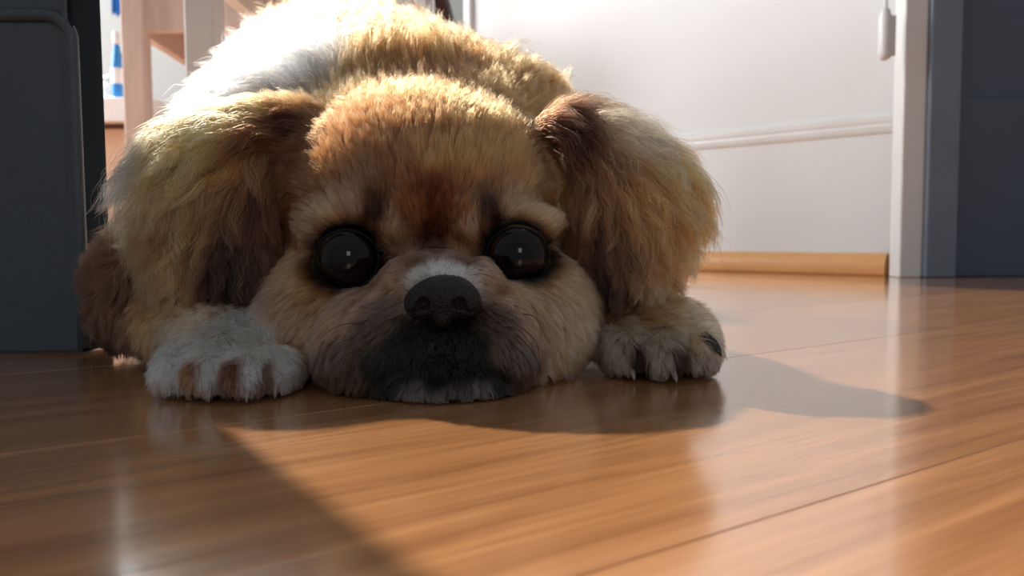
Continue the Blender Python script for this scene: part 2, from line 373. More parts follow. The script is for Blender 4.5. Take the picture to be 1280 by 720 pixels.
# left foreleg
cap((-.155, .49, .080), (-.185, .43, .036), .034, .030, .02)
ell((-.188, .418, .036), (.027, .032, .030), .015)
cap((-.185, .41, .024), (-.128, .35, .017), .021, .014, .012)
lp = U(280, 442, .338)
ell((lp[0], .342, .0120), (.0230, .032, .0130), .008)
for px, Y, r in ((223, .3195, .0078), (262, .3125, .0092), (309, .3115, .0095), (344, .3185, .0078)):
    ell((U(px, 450, Y)[0], Y, .0092), (r, .016, .0092), .0035)
# right foreleg
cap((.02, .47, .07), (.038, .425, .036), .032, .024, .02)
cap((.036, .425, .032), (.060, .380, .018), .023, .016, .012)
ell((U(824, 440, .374)[0], .374, .015), (.0235, .027, .017), .008)
for px, Y, r in ((782, .355, .0088), (825, .350, .0098), (866, .356, .0092)):
    ell((U(px, 440, Y)[0], Y, .0112), (r, .017, .0112), .0035)
# skull and face
sk = U(527, 250, .425)
ell(sk, (.070, .066, .0555), .02)
ell(U(530, 270, .390), (.060, .046, .046), .02)
ell(U(418, 395, .378), (.033, .046, .033), .015)
ell(U(662, 395, .372), (.029, .045, .031), .015)
ell(U(545, 430, .345), (.042, .042, .026), .014)            # muzzle core
ell(U(476, 432, .328), (.0245, .026, .0225), .008, rot(0, -18, 0))
ell(U(618, 428, .328), (.0190, .026, .0225), .008, rot(0, 18, 0))
ell(U(556, 480, .316), (.026, .020, .0085), .006)           # chin
ell(U(548, 355, .335), (.021, .030, .013), .008)            # short bridge
cap(U(500, 345, .322), U(415, 440, .326), .006, .005, .006); cap(U(602, 342, .322), U(662, 430, .326), .006, .005, .006)
ell(U(425, 283, .362), (.019, .016, .011), .008, rot(0, 12, 0)); ell(U(650, 284, .362), (.017, .014, .008), .008, rot(0, -12, 0))
ell(U(487, 290, .357), (.009, .012, .013), .008); ell(U(592, 288, .356), (.009, .012, .013), .008)
EYES = [(U(436, 324, .3495), .0140), (U(647, 320, .3475), .0137)]
for c, r in EYES: ell(c, (r * 1.02,) * 3, .004, neg=True)
# ears, thin hanging flaps
for px, py, Y, r, ry, a in ((345, 170, .405, (.030, .014, .015), 0, 0), (298, 203, .392, (.030, .012, .019), 15, 0), (268, 243, .382, (.028, .010, .030), 10, 0),
                   (272, 296, .372, (.024, .009, .025), -5, 0), (282, 330, .366, (.018, .008, .012), 0, 0), (718, 178, .405, (.022, .014, .016), 0, 0),
                   (752, 216, .395, (.028, .012, .020), -15, 0), (785, 252, .385, (.028, .010, .024), -15, 0), (778, 288, .377, (.020, .009, .024), 0, 0), (790, 325, .372, (.010, .007, .014), 0, 0)):
    ell(U(px, py, Y), r, .012, rot(0, ry, 0))
# mouth and philtrum grooves, crease behind the skull
def groove(pts, r, k=.002):
    for a, b in zip(pts[:-1], pts[1:]): cap(a, b, r, r, k, neg=True)
GZ = (G0[2] + HG * np.arange(dims[2])).astype(np.float32)
FLD = np.maximum(FLD, (.0006 - GZ)[None, None, :])
def samp(P):
    q = (P - G0) / HG; q = np.clip(q, 0, np.array(dims) - 1.001); i = q.astype(int); f = q - i; o = 0
    for a in (0, 1):
        wx = f[:, 0] if a else 1 - f[:, 0]
        for b in (0, 1):
            wy = f[:, 1] if b else 1 - f[:, 1]
            for c in (0, 1):
                wz = f[:, 2] if c else 1 - f[:, 2]
                o = o + wx * wy * wz * FLD[i[:, 0] + a, i[:, 1] + b, i[:, 2] + c]
    return o
def grad(P, e=.0016):
    g = np.stack([samp(P + np.eye(3)[k] * e) - samp(P - np.eye(3)[k] * e) for k in range(3)], 1)
    return g / (np.linalg.norm(g, axis=1, keepdims=True) + 1e-9)
def trace(px, py):
    d = ray(px, py); p = O + d * .20
    for _ in range(160):
        v = samp(p[None])[0]
        if v < .0003: return p
        p = p + d * max(v * .7, .0002)
        if p[1] > .95: break
    return None
# smooth the field a little
for ax in range(3):
    a = np.roll(FLD, 1, ax); b = np.roll(FLD, -1, ax); FLD = (.25 * a + .5 * FLD + .25 * b).astype(np.float32)
# mouth line
for chain, r in ((((484, 334), (450, 374), (420, 412), (403, 452)), .0022), (((614, 330), (648, 366), (672, 406), (682, 448)), .0022), (((553, 408), (554, 438)), .0011), (((554, 438), (520, 452), (484, 470), (462, 485)), .0013), (((554, 438), (590, 452), (622, 468), (642, 482)), .0013)):
    pp = [trace(*c) for c in chain]
    if all(p is not None for p in pp): groove(pp, r)

def surface_nets(F, org, h):
    s = F < 0; nx, ny, nz = F.shape
    cells = np.zeros((nx - 1, ny - 1, nz - 1), np.int8)
    for a in (0, 1):
        for b in (0, 1):
            for c in (0, 1): cells += s[a:nx - 1 + a, b:ny - 1 + b, c:nz - 1 + c]
    act = (cells > 0) & (cells < 8); idx = np.argwhere(act); ids = np.full(act.shape, -1, np.int32); ids[act] = np.arange(len(idx))
    acc = np.zeros((len(idx), 3)); cnt = np.zeros(len(idx))
    corners = [(a, b, c) for a in (0, 1) for b in (0, 1) for c in (0, 1)]
    val = {c: F[idx[:, 0] + c[0], idx[:, 1] + c[1], idx[:, 2] + c[2]] for c in corners}
    for c1 in corners:
        for ax in range(3):
            if c1[ax]: continue
            c2 = list(c1); c2[ax] = 1; c2 = tuple(c2); v1, v2 = val[c1], val[c2]; m = (v1 < 0) != (v2 < 0)
            t = np.where(m, v1 / np.where(m, v1 - v2, 1), 0); p = np.tile(np.array(c1, float), (len(idx), 1)); p[:, ax] = t
            acc[m] += p[m]; cnt[m] += 1
    V = org + h * (idx + acc / cnt[:, None]); quads = []
    for ax in range(3):
        o1, o2 = [(1, 2), (2, 0), (0, 1)][ax]
        sa = s[tuple(slice(0, -1) if i == ax else slice(1, -1) for i in range(3))]; sb = s[tuple(slice(1, None) if i == ax else slice(1, -1) for i in range(3))]
        e = np.argwhere(sa != sb); flip = sa[sa != sb]
        base = e.copy(); base[:, o1] += 1; base[:, o2] += 1
        def cell(d1, d2):
            q = base.copy(); q[:, o1] -= d1; q[:, o2] -= d2; return ids[q[:, 0], q[:, 1], q[:, 2]]
        Q = np.stack([cell(1, 1), cell(0, 1), cell(0, 0), cell(1, 0)], 1); Q[~flip] = Q[~flip][:, ::-1]; quads.append(Q)
    return V, np.concatenate(quads)
def np_mesh(name, V, Q):
    me = bpy.data.meshes.new(name); me.vertices.add(len(V)); me.vertices.foreach_set('co', V.astype(np.float32).ravel())
    me.loops.add(Q.size); me.loops.foreach_set('vertex_index', Q.astype(np.int32).ravel())
    me.polygons.add(len(Q)); me.polygons.foreach_set('loop_start', np.arange(0, Q.size, Q.shape[1], dtype=np.int32))
    me.update(calc_edges=True); me.validate(); me.polygons.foreach_set('use_smooth', np.ones(len(me.polygons), bool)); return me
V, Q = surface_nets(FLD, G0, HG)

# ---- fur map: guides placed on the coat (point, flow, length mm, lift, curl mm, colour)
PAL = {k: np.array(v) for k, v in dict(
    gold=(.68, .40, .20), lgold=(.80, .53, .27), cream=(.85, .62, .44), btan=(.40, .255, .15), bcream=(.56, .44, .33), rpaw=(.50, .43, .36), white=(.80, .79, .79), ginger=(.54, .33, .165), dginger=(.37, .205, .105),
    red=(.24, .11, .06), dred=(.13, .05, .028), brown=(.22, .12, .075), dbrown=(.085, .048, .035), tan=(.60, .42, .27), pink=(.50, .33, .24),
    gb=(.20, .15, .12), grey=(.24, .215, .20), black=(.014, .012, .013), blk2=(.035, .03, .03), pgrey=(.66, .66, .62), lpink=(.66, .48, .36)).items()}
G = '''540 310 0 -1 4 .25 0 dred|548 285 0 -1 5 .25 0 red|545 250 0 -1 7 .3 0 red|512 270 -.3 -1 6 .25 0 dginger|580 268 .3 -1 6 .25 0 dginger|540 205 0 -1 10 .3 0 ginger
500 215 -.2 -1 10 .3 0 dginger|590 210 .2 -1 10 .3 0 ginger|530 160 0 -1 10.8 .35 1 dginger|600 150 .4 -1 12.2 .4 2 ginger|470 150 -.3 -1 10.8 .35 1 dginger|520 120 0 -1 13 .4 2 ginger|440 120 -.3 -1 13 .4 2 ginger
620 115 .3 -1 14.4 .45 3 ginger|400 160 -.6 -.7 11.5 .35 1 dginger|380 135 -.5 -.8 14.4 .4 2 ginger|430 205 -.4 -1 10 .3 0 dginger|640 200 .4 -1 10 .3 0 ginger|665 150 .6 -.8 14.4 .4 2 ginger
360 195 -.7 -.1 12 .3 0 red|390 240 -.7 -.3 8 .3 0 dginger|350 270 -.6 .5 12 .3 1 red|340 330 -.4 .9 12 .3 1 brown|370 320 -.6 .6 7 .3 0 ginger|680 230 .6 -.4 9 .3 0 ginger|705 270 .5 .5 9 .3 0 ginger
415 272 -.5 -.8 6 .25 0 tan|440 268 -.3 -.9 6 .25 0 pink|393 290 -.8 -.3 6 .25 0 pink|467 272 .1 -1 5 .25 0 dbrown|470 290 0 -1 4 .2 0 brown|488 290 .1 -1 5 .25 0 lpink|500 310 -.2 -1 4 .25 0 pink|590 290 -.1 -1 5 .25 0 lpink|612 272 -.1 -1 5 .25 0 dbrown|605 290 0 -1 4 .2 0 brown|575 305 .1 -1 4 .2 0 dginger
650 268 .5 -.8 6 .25 0 tan|685 280 .8 -.4 6 .25 0 tan|702 320 .8 .4 7 .25 0 tan|690 350 .5 .8 7 .25 0 tan|435 372 -.4 .8 6 .25 0 pink|395 360 -.6 .7 7 .25 0 ginger|470 355 -.5 .6 4 .2 0 brown|625 360 .5 .6 4 .2 0 dginger|655 368 .4 .8 6 .25 0 tan
485 325 -.6 .3 3 .2 0 dred|605 322 .6 .3 3 .2 0 dred|380 400 -.4 .8 9 .3 0 pink|355 430 -.3 .9 5.4 .3 0 pink|420 400 -.5 .7 7 .3 0 pink|390 460 -.3 .8 9 .3 0 pink|350 380 -.5 .8 10 .3 0 pink
690 390 .3 .9 9 .3 0 lpink|715 360 .4 .8 10 .3 0 tan|722 410 .4 .8 12 .3 1 cream|700 440 .4 .8 12 .3 1 cream|705 465 .6 .5 13 .3 1 cream|670 400 .3 .9 7 .3 0 pink
548 343 0 -1 3 .25 0 white|572 341 .4 -.8 3 .25 0 white|527 345 -.5 -.6 3 .25 0 pgrey|592 352 .9 .1 3 .2 0 pgrey|500 343 -.8 .2 3 .2 0 pink|520 330 -.4 -.6 3 .2 0 brown|580 328 .4 -.6 3 .2 0 brown|610 350 .8 .4 4 .2 0 pink|470 362 -.7 .5 4 .2 0 pink|635 372 .6 .7 4 .2 0 pink|440 395 -.7 .6 5 .25 0 pink|655 405 .5 .8 5 .25 0 pink
485 385 -.7 .4 5 .25 .5 gb|460 410 -.6 .6 6 .3 .5 gb|430 440 -.5 .7 7 .3 .5 gb|415 470 -.4 .7 8 .3 .5 gb|445 470 -.4 .8 7 .3 .5 gb|480 410 -.5 .6 5 .25 .3 gb|495 425 -.4 .8 4 .25 0 blk2|470 450 -.4 .8 5 .25 0 blk2|510 440 -.2 .9 4 .2 0 black|552 425 0 1 3 .2 0 black|535 415 -.2 1 3 .2 0 black|572 415 .2 1 3 .2 0 black|595 430 .3 .9 4 .2 0 black
540 452 0 1 3 .2 0 black|570 452 0 1 3 .2 0 black|600 455 .3 .9 4 .2 0 black|500 465 -.3 .9 4 .2 0 black|622 468 .2 .9 5 .25 0 blk2|550 470 0 1 4 .2 0 black|610 400 .6 .5 5 .25 .3 gb|630 400 .6 .6 5 .25 0 gb|625 430 .4 .8 5 .25 0 gb|650 440 .4 .8 6 .3 0 grey|655 470 .4 .7 7 .3 0 gb|640 490 .3 .6 7 .3 0 blk2
520 488 -.1 1 5 .3 0 grey|560 488 0 1 5 .3 0 grey|600 486 .1 1 5 .3 0 grey|480 490 -.2 .9 6 .3 0 blk2|450 492 -.3 .8 7 .3 0 gb
372 155 -.8 .1 15.8 .3 2 dred|352 165 -.9 .2 26 .35 3 red|330 148 -1 .0 25.6 0.3 4 lgold|300 165 -1 .2 27.2 0.3 5 lgold|260 180 -.95 .35 30.4 0.3 7 lgold|225 205 -.9 .5 30.4 0.3 8 gold|205 235 -.7 .8 28.8 0.3 8 lgold|300 200 -.8 .5 27.2 0.22 5 gold|260 220 -.7 .7 27.2 0.25 6 ginger|215 270 -.5 .9 27.2 0.3 7 ginger
330 200 -.5 .9 20.8 0.22 3 dginger|330 240 -.2 1 24 0.22 3 red|300 260 -.4 .9 24 0.22 4 brown|260 270 -.5 .9 25.6 0.25 5 ginger|235 300 -.4 .9 24 .35 6 ginger|290 310 -.2 1 24 .3 4 dbrown|270 340 -.2 1 22.4 .3 4 brown|300 345 .1 1 20.8 .3 4 dbrown|322 290 0 1 22 0.22 3 brown|245 345 -.2 1 22 .3 4 gold
703 160 .5 .2 20 .3 2 dred|718 175 .5 .7 19.7 .3 3 red|740 158 .95 -.1 24.6 .4 4 cream|775 175 1 0.25 27.9 0.3 5 cream|815 200 .9 0.55 27.9 0.3 6 lgold|845 230 .8 0.85 24.6 0.3 6 lgold|850 270 .5 .9 23 0.3 6 lgold|780 210 .8 0.75 26.2 0.22 4 gold|800 250 .6 .8 24.6 0.25 5 ginger|820 290 .4 .9 23 0.3 5 gold
740 215 .5 .8 23 .3 3 dginger|725 250 .2 1 19.7 .25 3 red|750 260 .3 .9 23 0.22 4 brown|770 290 .2 1 21.3 0.22 4 brown|755 320 .2 1 19.7 .3 4 dbrown|800 320 .2 1 19.7 .3 5 tan|785 345 .2 1 19.7 .3 5 brown|735 300 .1 1 22 .25 3 dred|775 250 .5 .8 23 0.22 4 gold
560 80 0 -.8 28 .35 3 ginger|470 85 -.1 -.8 28 .35 3 ginger|600 100 .1 -.7 14.4 .3 2 dginger|540 104 0 -.7 13 .3 2 dginger|490 104 -.1 -.7 13 .3 2 dginger|640 95 .5 -.7 30 .45 4 gold|690 120 .7 -.7 32 .5 5 lgold|660 75 .5 -.8 32 .5 5 bcream|620 60 .3 -.9 32 .5 5 bcream
500 45 0 -1 30 .4 5 ginger|560 40 .2 -1 30 .4 5 btan|440 55 -.2 -1 30 .4 5 btan|400 60 -.2 -1 34 .5 5 bcream|500 15 0 -1 32 .45 5 btan|400 20 -.2 -1 36 .5 6 bcream|370 45 -.3 -.9 26.5 .5 6 btan|350 20 -.3 -.9 26.5 .5 6 bcream
400 95 -.3 -.7 34 .4 4 white|360 90 -.4 -.7 28.1 .45 5 white|330 110 -.6 -.5 28.1 .45 5 white|290 120 -.7 -.4 29.6 .45 6 white|250 140 -.8 -.2 29.6 .5 6 white|300 70 -.6 -.7 28.1 .5 6 white|220 170 -.9 .1 30.4 0.4 6 white|210 200 -.9 .3 30.4 0.4 6 white
130 330 -.4 -.4 14 .3 1 brown|110 390 -.5 .6 10.1 .35 1 brown|150 380 -.2 .9 14 .3 1 brown|180 340 0 .8 18 .3 2 brown|150 430 -.2 .8 10.1 .3 1 dbrown|195 390 .1 .8 11.5 .3 2 gold|180 440 .1 .6 8.6 .3 1 brown|210 340 0 1 20 .3 3 gold
250 395 -.2 .9 7.6 .35 2 cream|290 398 0 1 6.4 .3 1 pgrey|330 410 .2 .9 5.9 .3 1 pgrey|215 430 -.3 .9 5.9 .3 1 pgrey|262 440 0 1 5.4 .25 1 pgrey|312 440 0 1 5.4 .25 1 pgrey|350 440 .3 .9 5.4 .25 1 pgrey|218 470 -.1 1 4.9 .3 1 white|261 465 0 1 5.4 .3 1 white|314 465 0 1 5.4 .3 1 white|349 465 .1 1 4.9 .3 1 white|237 465 0 1 4 .2 0 dginger|288 465 0 1 4 .2 0 red|333 466 0 1 4 .2 0 brown
755 365 .4 .8 14 .35 2 ginger|775 390 .4 .8 8 .35 1 tan|820 395 .5 .6 8 .35 1 tan|860 405 .7 .5 8 .4 1 cream|775 425 .1 1 7.3 .3 1 rpaw|825 420 .2 1 7.3 .3 1 rpaw|872 425 .5 .9 7.3 .35 1 cream|775 450 0 1 6.1 .3 1 rpaw|825 450 .1 1 6.7 .3 1 rpaw|875 450 .3 1 6.1 .3 1 rpaw|800 445 0 1 5 .2 0 dbrown|850 445 0 1 5 .2 0 dbrown|745 420 .1 1 8.6 .3 1 brown'''
gp, gd, gl, gf, gc, gk = [], [], [], [], [], []
for tok in G.replace('\n', '|').split('|'):
    a = tok.split(); px, py, dx, dy, ln, lf, cu = map(float, a[:7]); p = trace(px, py)
    if p is None: continue
    gp.append(p); gd.append((dx, 0, -dy)); gl.append(ln); gf.append(lf); gc.append(cu); gk.append(PAL[a[7]])
for p, d, l, c in (((-.11, .60, .23), (0, .6, .8), 34, 'btan'), ((-.13, .75, .2), (0, 1, -.1), 36, 'btan'), ((-.14, .9, .12), (0, .8, -.6), 36, 'ginger'), ((-.22, .65, .12), (-.4, .5, -.6), 36, 'white'), ((-.2, .5, .05), (-.3, .3, -.8), 34, 'white'), ((-.24, .8, .08), (-.3, .6, -.7), 34, 'btan'),
                   ((0, .65, .12), (.4, .5, -.6), 34, 'cream'), ((.05, .5, .06), (.4, .3, -.8), 30, 'gold'), ((-.03, .8, .08), (.3, .6, -.7), 34, 'btan'), ((-.1, .45, .02), (0, .2, -1), 20, 'cream'), ((-.04, .36, .006), (0, .2, -.3), 6, 'grey'), ((-.2, .55, .17), (-.6, .3, .2), 36, 'white')):
    gp.append(np.array(p)); gd.append(d); gl.append(l); gf.append(.4); gc.append(5); gk.append(PAL[c])
gp = np.array(gp); gd = np.array(gd, float); gl = np.array(gl); gf = np.array(gf); gc = np.array(gc); gk = np.array(gk)
gn = grad(gp)
def guide_interp(P, Nn, want_all=True):
    out = []
    ALL = np.concatenate([gd, gl[:, None], gf[:, None], gc[:, None], gk], 1)
    for s in range(0, len(P), 20000):
        p = P[s:s + 20000]; n = Nn[s:s + 20000]
        d2 = ((p[:, None] - gp[None]) ** 2).sum(2) + (.0018) ** 2
        wgt = d2 ** -2.2 * np.exp(1.2 * (n @ gn.T)); wgt /= wgt.sum(1, keepdims=True); out.append(wgt @ ALL)
    return np.concatenate(out)

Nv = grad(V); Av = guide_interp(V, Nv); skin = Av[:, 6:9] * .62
for c, r in EYES:
    dd = np.linalg.norm(V - c, axis=1); k = np.clip((dd / r - 1.12) / .22, 0, 1)[:, None]; skin = skin * k + np.array([.012, .010, .010]) * (1 - k)
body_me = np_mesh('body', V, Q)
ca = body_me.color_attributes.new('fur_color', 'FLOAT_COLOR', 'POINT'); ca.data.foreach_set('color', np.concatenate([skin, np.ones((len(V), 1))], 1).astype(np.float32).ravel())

def attr_mat(name, hair):
    m = bpy.data.materials.new(name); m.use_nodes = True; nt = m.node_tree; nt.nodes.clear()
    at = nt.nodes.new('ShaderNodeAttribute'); at.attribute_name = 'fur_color'; out = nt.nodes.new('ShaderNodeOutputMaterial')
    if hair:
        h = nt.nodes.new('ShaderNodeBsdfHairPrincipled'); h.model = 'CHIANG'; h.parametrization = 'COLOR'
        h.inputs['Roughness'].default_value = .38; h.inputs['Radial Roughness'].default_value = .7; h.inputs['Coat'].default_value = 0.0
        h.inputs['Random Roughness'].default_value = .2
        nt.links.new(at.outputs['Color'], h.inputs['Color']); nt.links.new(h.outputs[0], out.inputs[0])
    else:
        b = nt.nodes.new('ShaderNodeBsdfPrincipled'); b.inputs['Roughness'].default_value = .8; b.inputs['Specular IOR Level'].default_value = .15
        nt.links.new(at.outputs['Color'], b.inputs['Base Color']); nt.links.new(b.outputs[0], out.inputs[0])
    return m
dog = empty('dog', (-.08, .5, 0), 'small ginger and white long-haired dog lying chin down on the wooden floor', 'dog')
DL = Matrix.Translation((.08, -.5, 0))
body = link_mesh('body', body_me, attr_mat('dog_skin', False), dog); body.matrix_parent_inverse = DL

# ---- hairs
T = np.concatenate([Q[:, :3], Q[:, [0, 2, 3]]]); a, b, c = V[T[:, 0]], V[T[:, 1]], V[T[:, 2]]
area = np.linalg.norm(np.cross(b - a, c - a), axis=1) / 2; cenT = (a + b + c) / 3; nT = Nv[T[:, 0]]
lenT = Av[T[:, 0], 3]
dens = np.where(lenT < 9, 5.2, np.where(lenT < 16, 4.2, 3.0)) * 1e6
dens = dens * np.where(cenT[:, 1] > .56, .45, 1) * np.where((nT[:, 1] > .35) & (cenT[:, 1] > .42), .6, 1) * np.where(cenT[:, 1] > .75, .6, 1)
dens = np.where((nT[:, 2] < -.6) & (cenT[:, 2] < .02), 0, dens)
for c_, r_ in EYES: dens = np.where(np.linalg.norm(cenT - c_, axis=1) < r_ * 1.16, 0, dens)
NOSE_C = U(551, 378, .302)
dens = np.where(np.linalg.norm((cenT - NOSE_C) / np.array([1.15, 1, .9]), axis=1) < .0115, 0, dens)
pr = area * dens; NH = int(pr.sum()); print('HAIRS', NH)
ti = rng.choice(len(T), NH, p=pr / pr.sum()); u = rng.random((NH, 2)); fl = u.sum(1) > 1; u[fl] = 1 - u[fl]
P0 = a[ti] + u[:, :1] * (b[ti] - a[ti]) + u[:, 1:] * (c[ti] - a[ti]); N0 = grad(P0); A0 = guide_interp(P0, N0)
EARF = ((P0[:, 1] < .44) & (A0[:, 3] > 17)).astype(float)
L0 = A0[:, 3] * 1e-3 * (1 + .28 * EARF) * rng.uniform(.65, 1.15, NH) * np.where(rng.random(NH) < .05, 1.3, 1); lift = A0[:, 4] + rng.normal(0, .06, NH); curl = A0[:, 5] * 1e-3
fd = A0[:, :3]; fd = fd - N0 * (fd * N0).sum(1, keepdims=True); fd /= np.linalg.norm(fd, axis=1, keepdims=True) + 1e-6
fd += rng.normal(0, .10, fd.shape)
d = fd * (1 - lift[:, None]) + N0 * lift[:, None]; d /= np.linalg.norm(d, axis=1, keepdims=True)
K = 8; pts = np.zeros((NH, K, 3)); pts[:, 0] = P0; p = P0.copy()
longf = np.clip((L0 - .012) / .02, 0, 1)[:, None]
for k in range(1, K):
    d = d + np.array([0, 0, -1]) * (.06 + .16 * longf + .16 * EARF[:, None]) * (k / K) * 1.2; 
    if k > 1: d = d + fd * .06
    d /= np.linalg.norm(d, axis=1, keepdims=True); p = p + d * (L0 / (K - 1))[:, None]
    s = samp(p); m = s < .0008
    if m.any():
        g = grad(p[m]); p[m] += g * (.0008 - s[m])[:, None] * .8; dn = (d[m] * g).sum(1, keepdims=True); d[m] -= g * np.minimum(dn, 0)
    p[:, 2] = np.maximum(p[:, 2], .0006 + .0004 * rng.random(NH)); pts[:, k] = p
# locks: hairs gather towards nearby clump hairs; curl shared by the lock
nc = NH // 36; ci = rng.choice(NH, nc, replace=False); kd = kdtree.KDTree(nc)
for i, j in enumerate(ci): kd.insert(P0[j], i)
kd.balance(); own = np.array([ci[kd.find(q)[1]] for q in P0])
ph = rng.random(NH) * 6.28; fr_ = rng.uniform(1.2, 2.4, NH); tt = np.linspace(0, 1, K)
sd = np.cross(fd, N0); sd /= np.linalg.norm(sd, axis=1, keepdims=True) + 1e-6
wave = np.sin(tt[None] * fr_[own][:, None] * 6.28 + ph[own][:, None]) - np.sin(ph[own])[:, None]
wav2 = np.sin(tt[None] * fr_[own][:, None] * 6.28 + ph[own][:, None] + 1.6) - np.sin(ph[own] + 1.6)[:, None]
near = np.exp(-(np.linalg.norm(P0[own] - P0, axis=1) / .012) ** 2) * ((N0[own] * N0).sum(1) > .3)
cs = (np.clip(.25 + L0 / .035, .2, .86) * near)[:, None, None] * (tt ** 1.3)[None, :, None]
tgt = pts[own] * (L0 / L0[own]).clip(.6, 1.2)[:, None, None] + P0[own][:, None] * (1 - (L0 / L0[own]).clip(.6, 1.2))[:, None, None]
pts2 = pts * (1 - cs) + tgt * cs
amp = (curl * .55 * np.where(L0 < .016, .5, 1))[:, None, None] * (tt ** 1.1)[None, :, None]
pts2 += sd[own][:, None] * wave[..., None] * amp + N0[own][:, None] * np.abs(wav2[..., None]) * amp * .5
pts2 += rng.normal(0, 1, pts2.shape) * (L0[:, None, None] * .006) * tt[None, :, None]
pts2[:, :, 2] = np.maximum(pts2[:, :, 2], .0004)
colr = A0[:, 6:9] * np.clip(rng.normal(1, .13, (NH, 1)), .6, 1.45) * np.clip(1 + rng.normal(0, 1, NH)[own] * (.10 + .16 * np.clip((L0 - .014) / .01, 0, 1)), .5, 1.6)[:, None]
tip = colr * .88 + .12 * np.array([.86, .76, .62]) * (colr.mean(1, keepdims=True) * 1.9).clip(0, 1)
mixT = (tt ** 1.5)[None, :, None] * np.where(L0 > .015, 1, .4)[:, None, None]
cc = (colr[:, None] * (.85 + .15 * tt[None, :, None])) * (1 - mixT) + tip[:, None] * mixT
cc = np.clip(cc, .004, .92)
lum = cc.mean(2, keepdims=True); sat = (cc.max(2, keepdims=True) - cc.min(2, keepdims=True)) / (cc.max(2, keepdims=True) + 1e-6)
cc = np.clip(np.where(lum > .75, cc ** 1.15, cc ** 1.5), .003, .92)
for c_, r_ in EYES:      # dark lids round the eyes
    q = np.clip((np.linalg.norm((P0 - c_) * np.array([1, .8, 1.1]), axis=1) / r_ - 1.12) / .28, 0, 1)[:, None, None]; cc = cc * q + np.array([.010, .007, .006]) * (1 - q)
rad = (np.where(L0 < .01, .00013, .00011))[:, None] * (1.15 - 1.0 * tt[None] ** 1.6)
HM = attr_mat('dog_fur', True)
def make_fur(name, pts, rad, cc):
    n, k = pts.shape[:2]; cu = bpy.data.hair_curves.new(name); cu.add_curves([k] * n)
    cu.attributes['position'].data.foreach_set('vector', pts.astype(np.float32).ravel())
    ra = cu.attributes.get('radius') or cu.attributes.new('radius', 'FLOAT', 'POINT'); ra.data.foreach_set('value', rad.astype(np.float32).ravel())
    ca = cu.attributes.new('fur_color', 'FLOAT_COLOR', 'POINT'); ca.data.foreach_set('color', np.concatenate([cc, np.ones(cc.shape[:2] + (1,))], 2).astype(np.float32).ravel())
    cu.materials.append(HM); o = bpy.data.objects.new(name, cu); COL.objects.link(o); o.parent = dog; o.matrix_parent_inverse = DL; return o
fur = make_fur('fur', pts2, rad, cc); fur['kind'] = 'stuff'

# ---- eyes
def eye_mat():
    m = bpy.data.materials.new('dog_eye'); m.use_nodes = True; nt = m.node_tree; b = nt.nodes['Principled BSDF']
    tc = nt.nodes.new('ShaderNodeTexCoord'); sx = nt.nodes.new('ShaderNodeSeparateXYZ'); nt.links.new(tc.outputs['Object'], sx.inputs[0])
    mr = nt.nodes.new('ShaderNodeMapRange'); mr.inputs['From Min'].default_value = -1; mr.inputs['From Max'].default_value = 0; nt.links.new(sx.outputs['Y'], mr.inputs[0])
    r = nt.nodes.new('ShaderNodeValToRGB'); e = r.color_ramp.elements; e[0].position = 0; e[0].color = (.003, .003, .004, 1); e[1].position = .9; e[1].color = (.003, .003, .003, 1)
    for p_, c_ in ((.09, (.002, .002, .003, 1)), (.13, (.010, .005, .004, 1)), (.30, (.009, .005, .004, 1)), (.42, (.003, .002, .002, 1))): q = e.new(p_); q.color = c_
    nt.links.new(mr.outputs[0], r.inputs[0]); nt.links.new(r.outputs[0], b.inputs['Base Color']); b.inputs['Roughness'].default_value = .06; b.inputs['IOR'].default_value = 1.36; b.inputs['Coat Weight'].default_value = .0
    return m
EM = eye_mat()
for c_, r_ in EYES:
    bm = bmesh.new(); bmesh.ops.create_uvsphere(bm, u_segments=40, v_segments=24, radius=1); o = obj('eye', bm, EM, dog, smooth=True)
    o.matrix_parent_inverse = DL; o.location = c_; o.scale = (r_ * 1.02,) * 3
# eyelid rims
LM = mat('eyelid_skin', (.006, .005, .005), .6, spec=.25)
for (c_, r_), tilt in zip(EYES, (-8, 6)):
    bm = bmesh.new(); n = 40; rings = []
    for i in range(n):
        aa = 2 * math.pi * i / n; x = math.cos(aa) * .985; z = math.sin(aa) * (.90 if math.sin(aa) > 0 else .90); nn = math.sqrt(x * x + z * z)
        y = -math.sqrt(max(1.05 - nn * nn, .04)) ; base = Vector((x, y, z))
        out_ = Vector((x, -.25, z)).normalized(); sidev = base.cross(out_).normalized(); rings.append([])
        tang = Vector((-z, 0, x)).normalized(); up_ = tang.cross(out_).normalized()
        for j in range(8):
            bb = 2 * math.pi * j / 8; rings[-1].append(bm.verts.new(base + out_ * (.035 * math.cos(bb)) + up_ * (.035 * math.sin(bb))))
    for i in range(n):
        for j in range(8): bm.faces.new((rings[i][j], rings[(i + 1) % n][j], rings[(i + 1) % n][(j + 1) % 8], rings[i][(j + 1) % 8]))
    o = obj('eyelid', bm, LM, dog, smooth=True); o.matrix_parent_inverse = DL; o.location = c_; o.scale = (r_,) * 3; o.rotation_euler = (0, math.radians(tilt), 0)

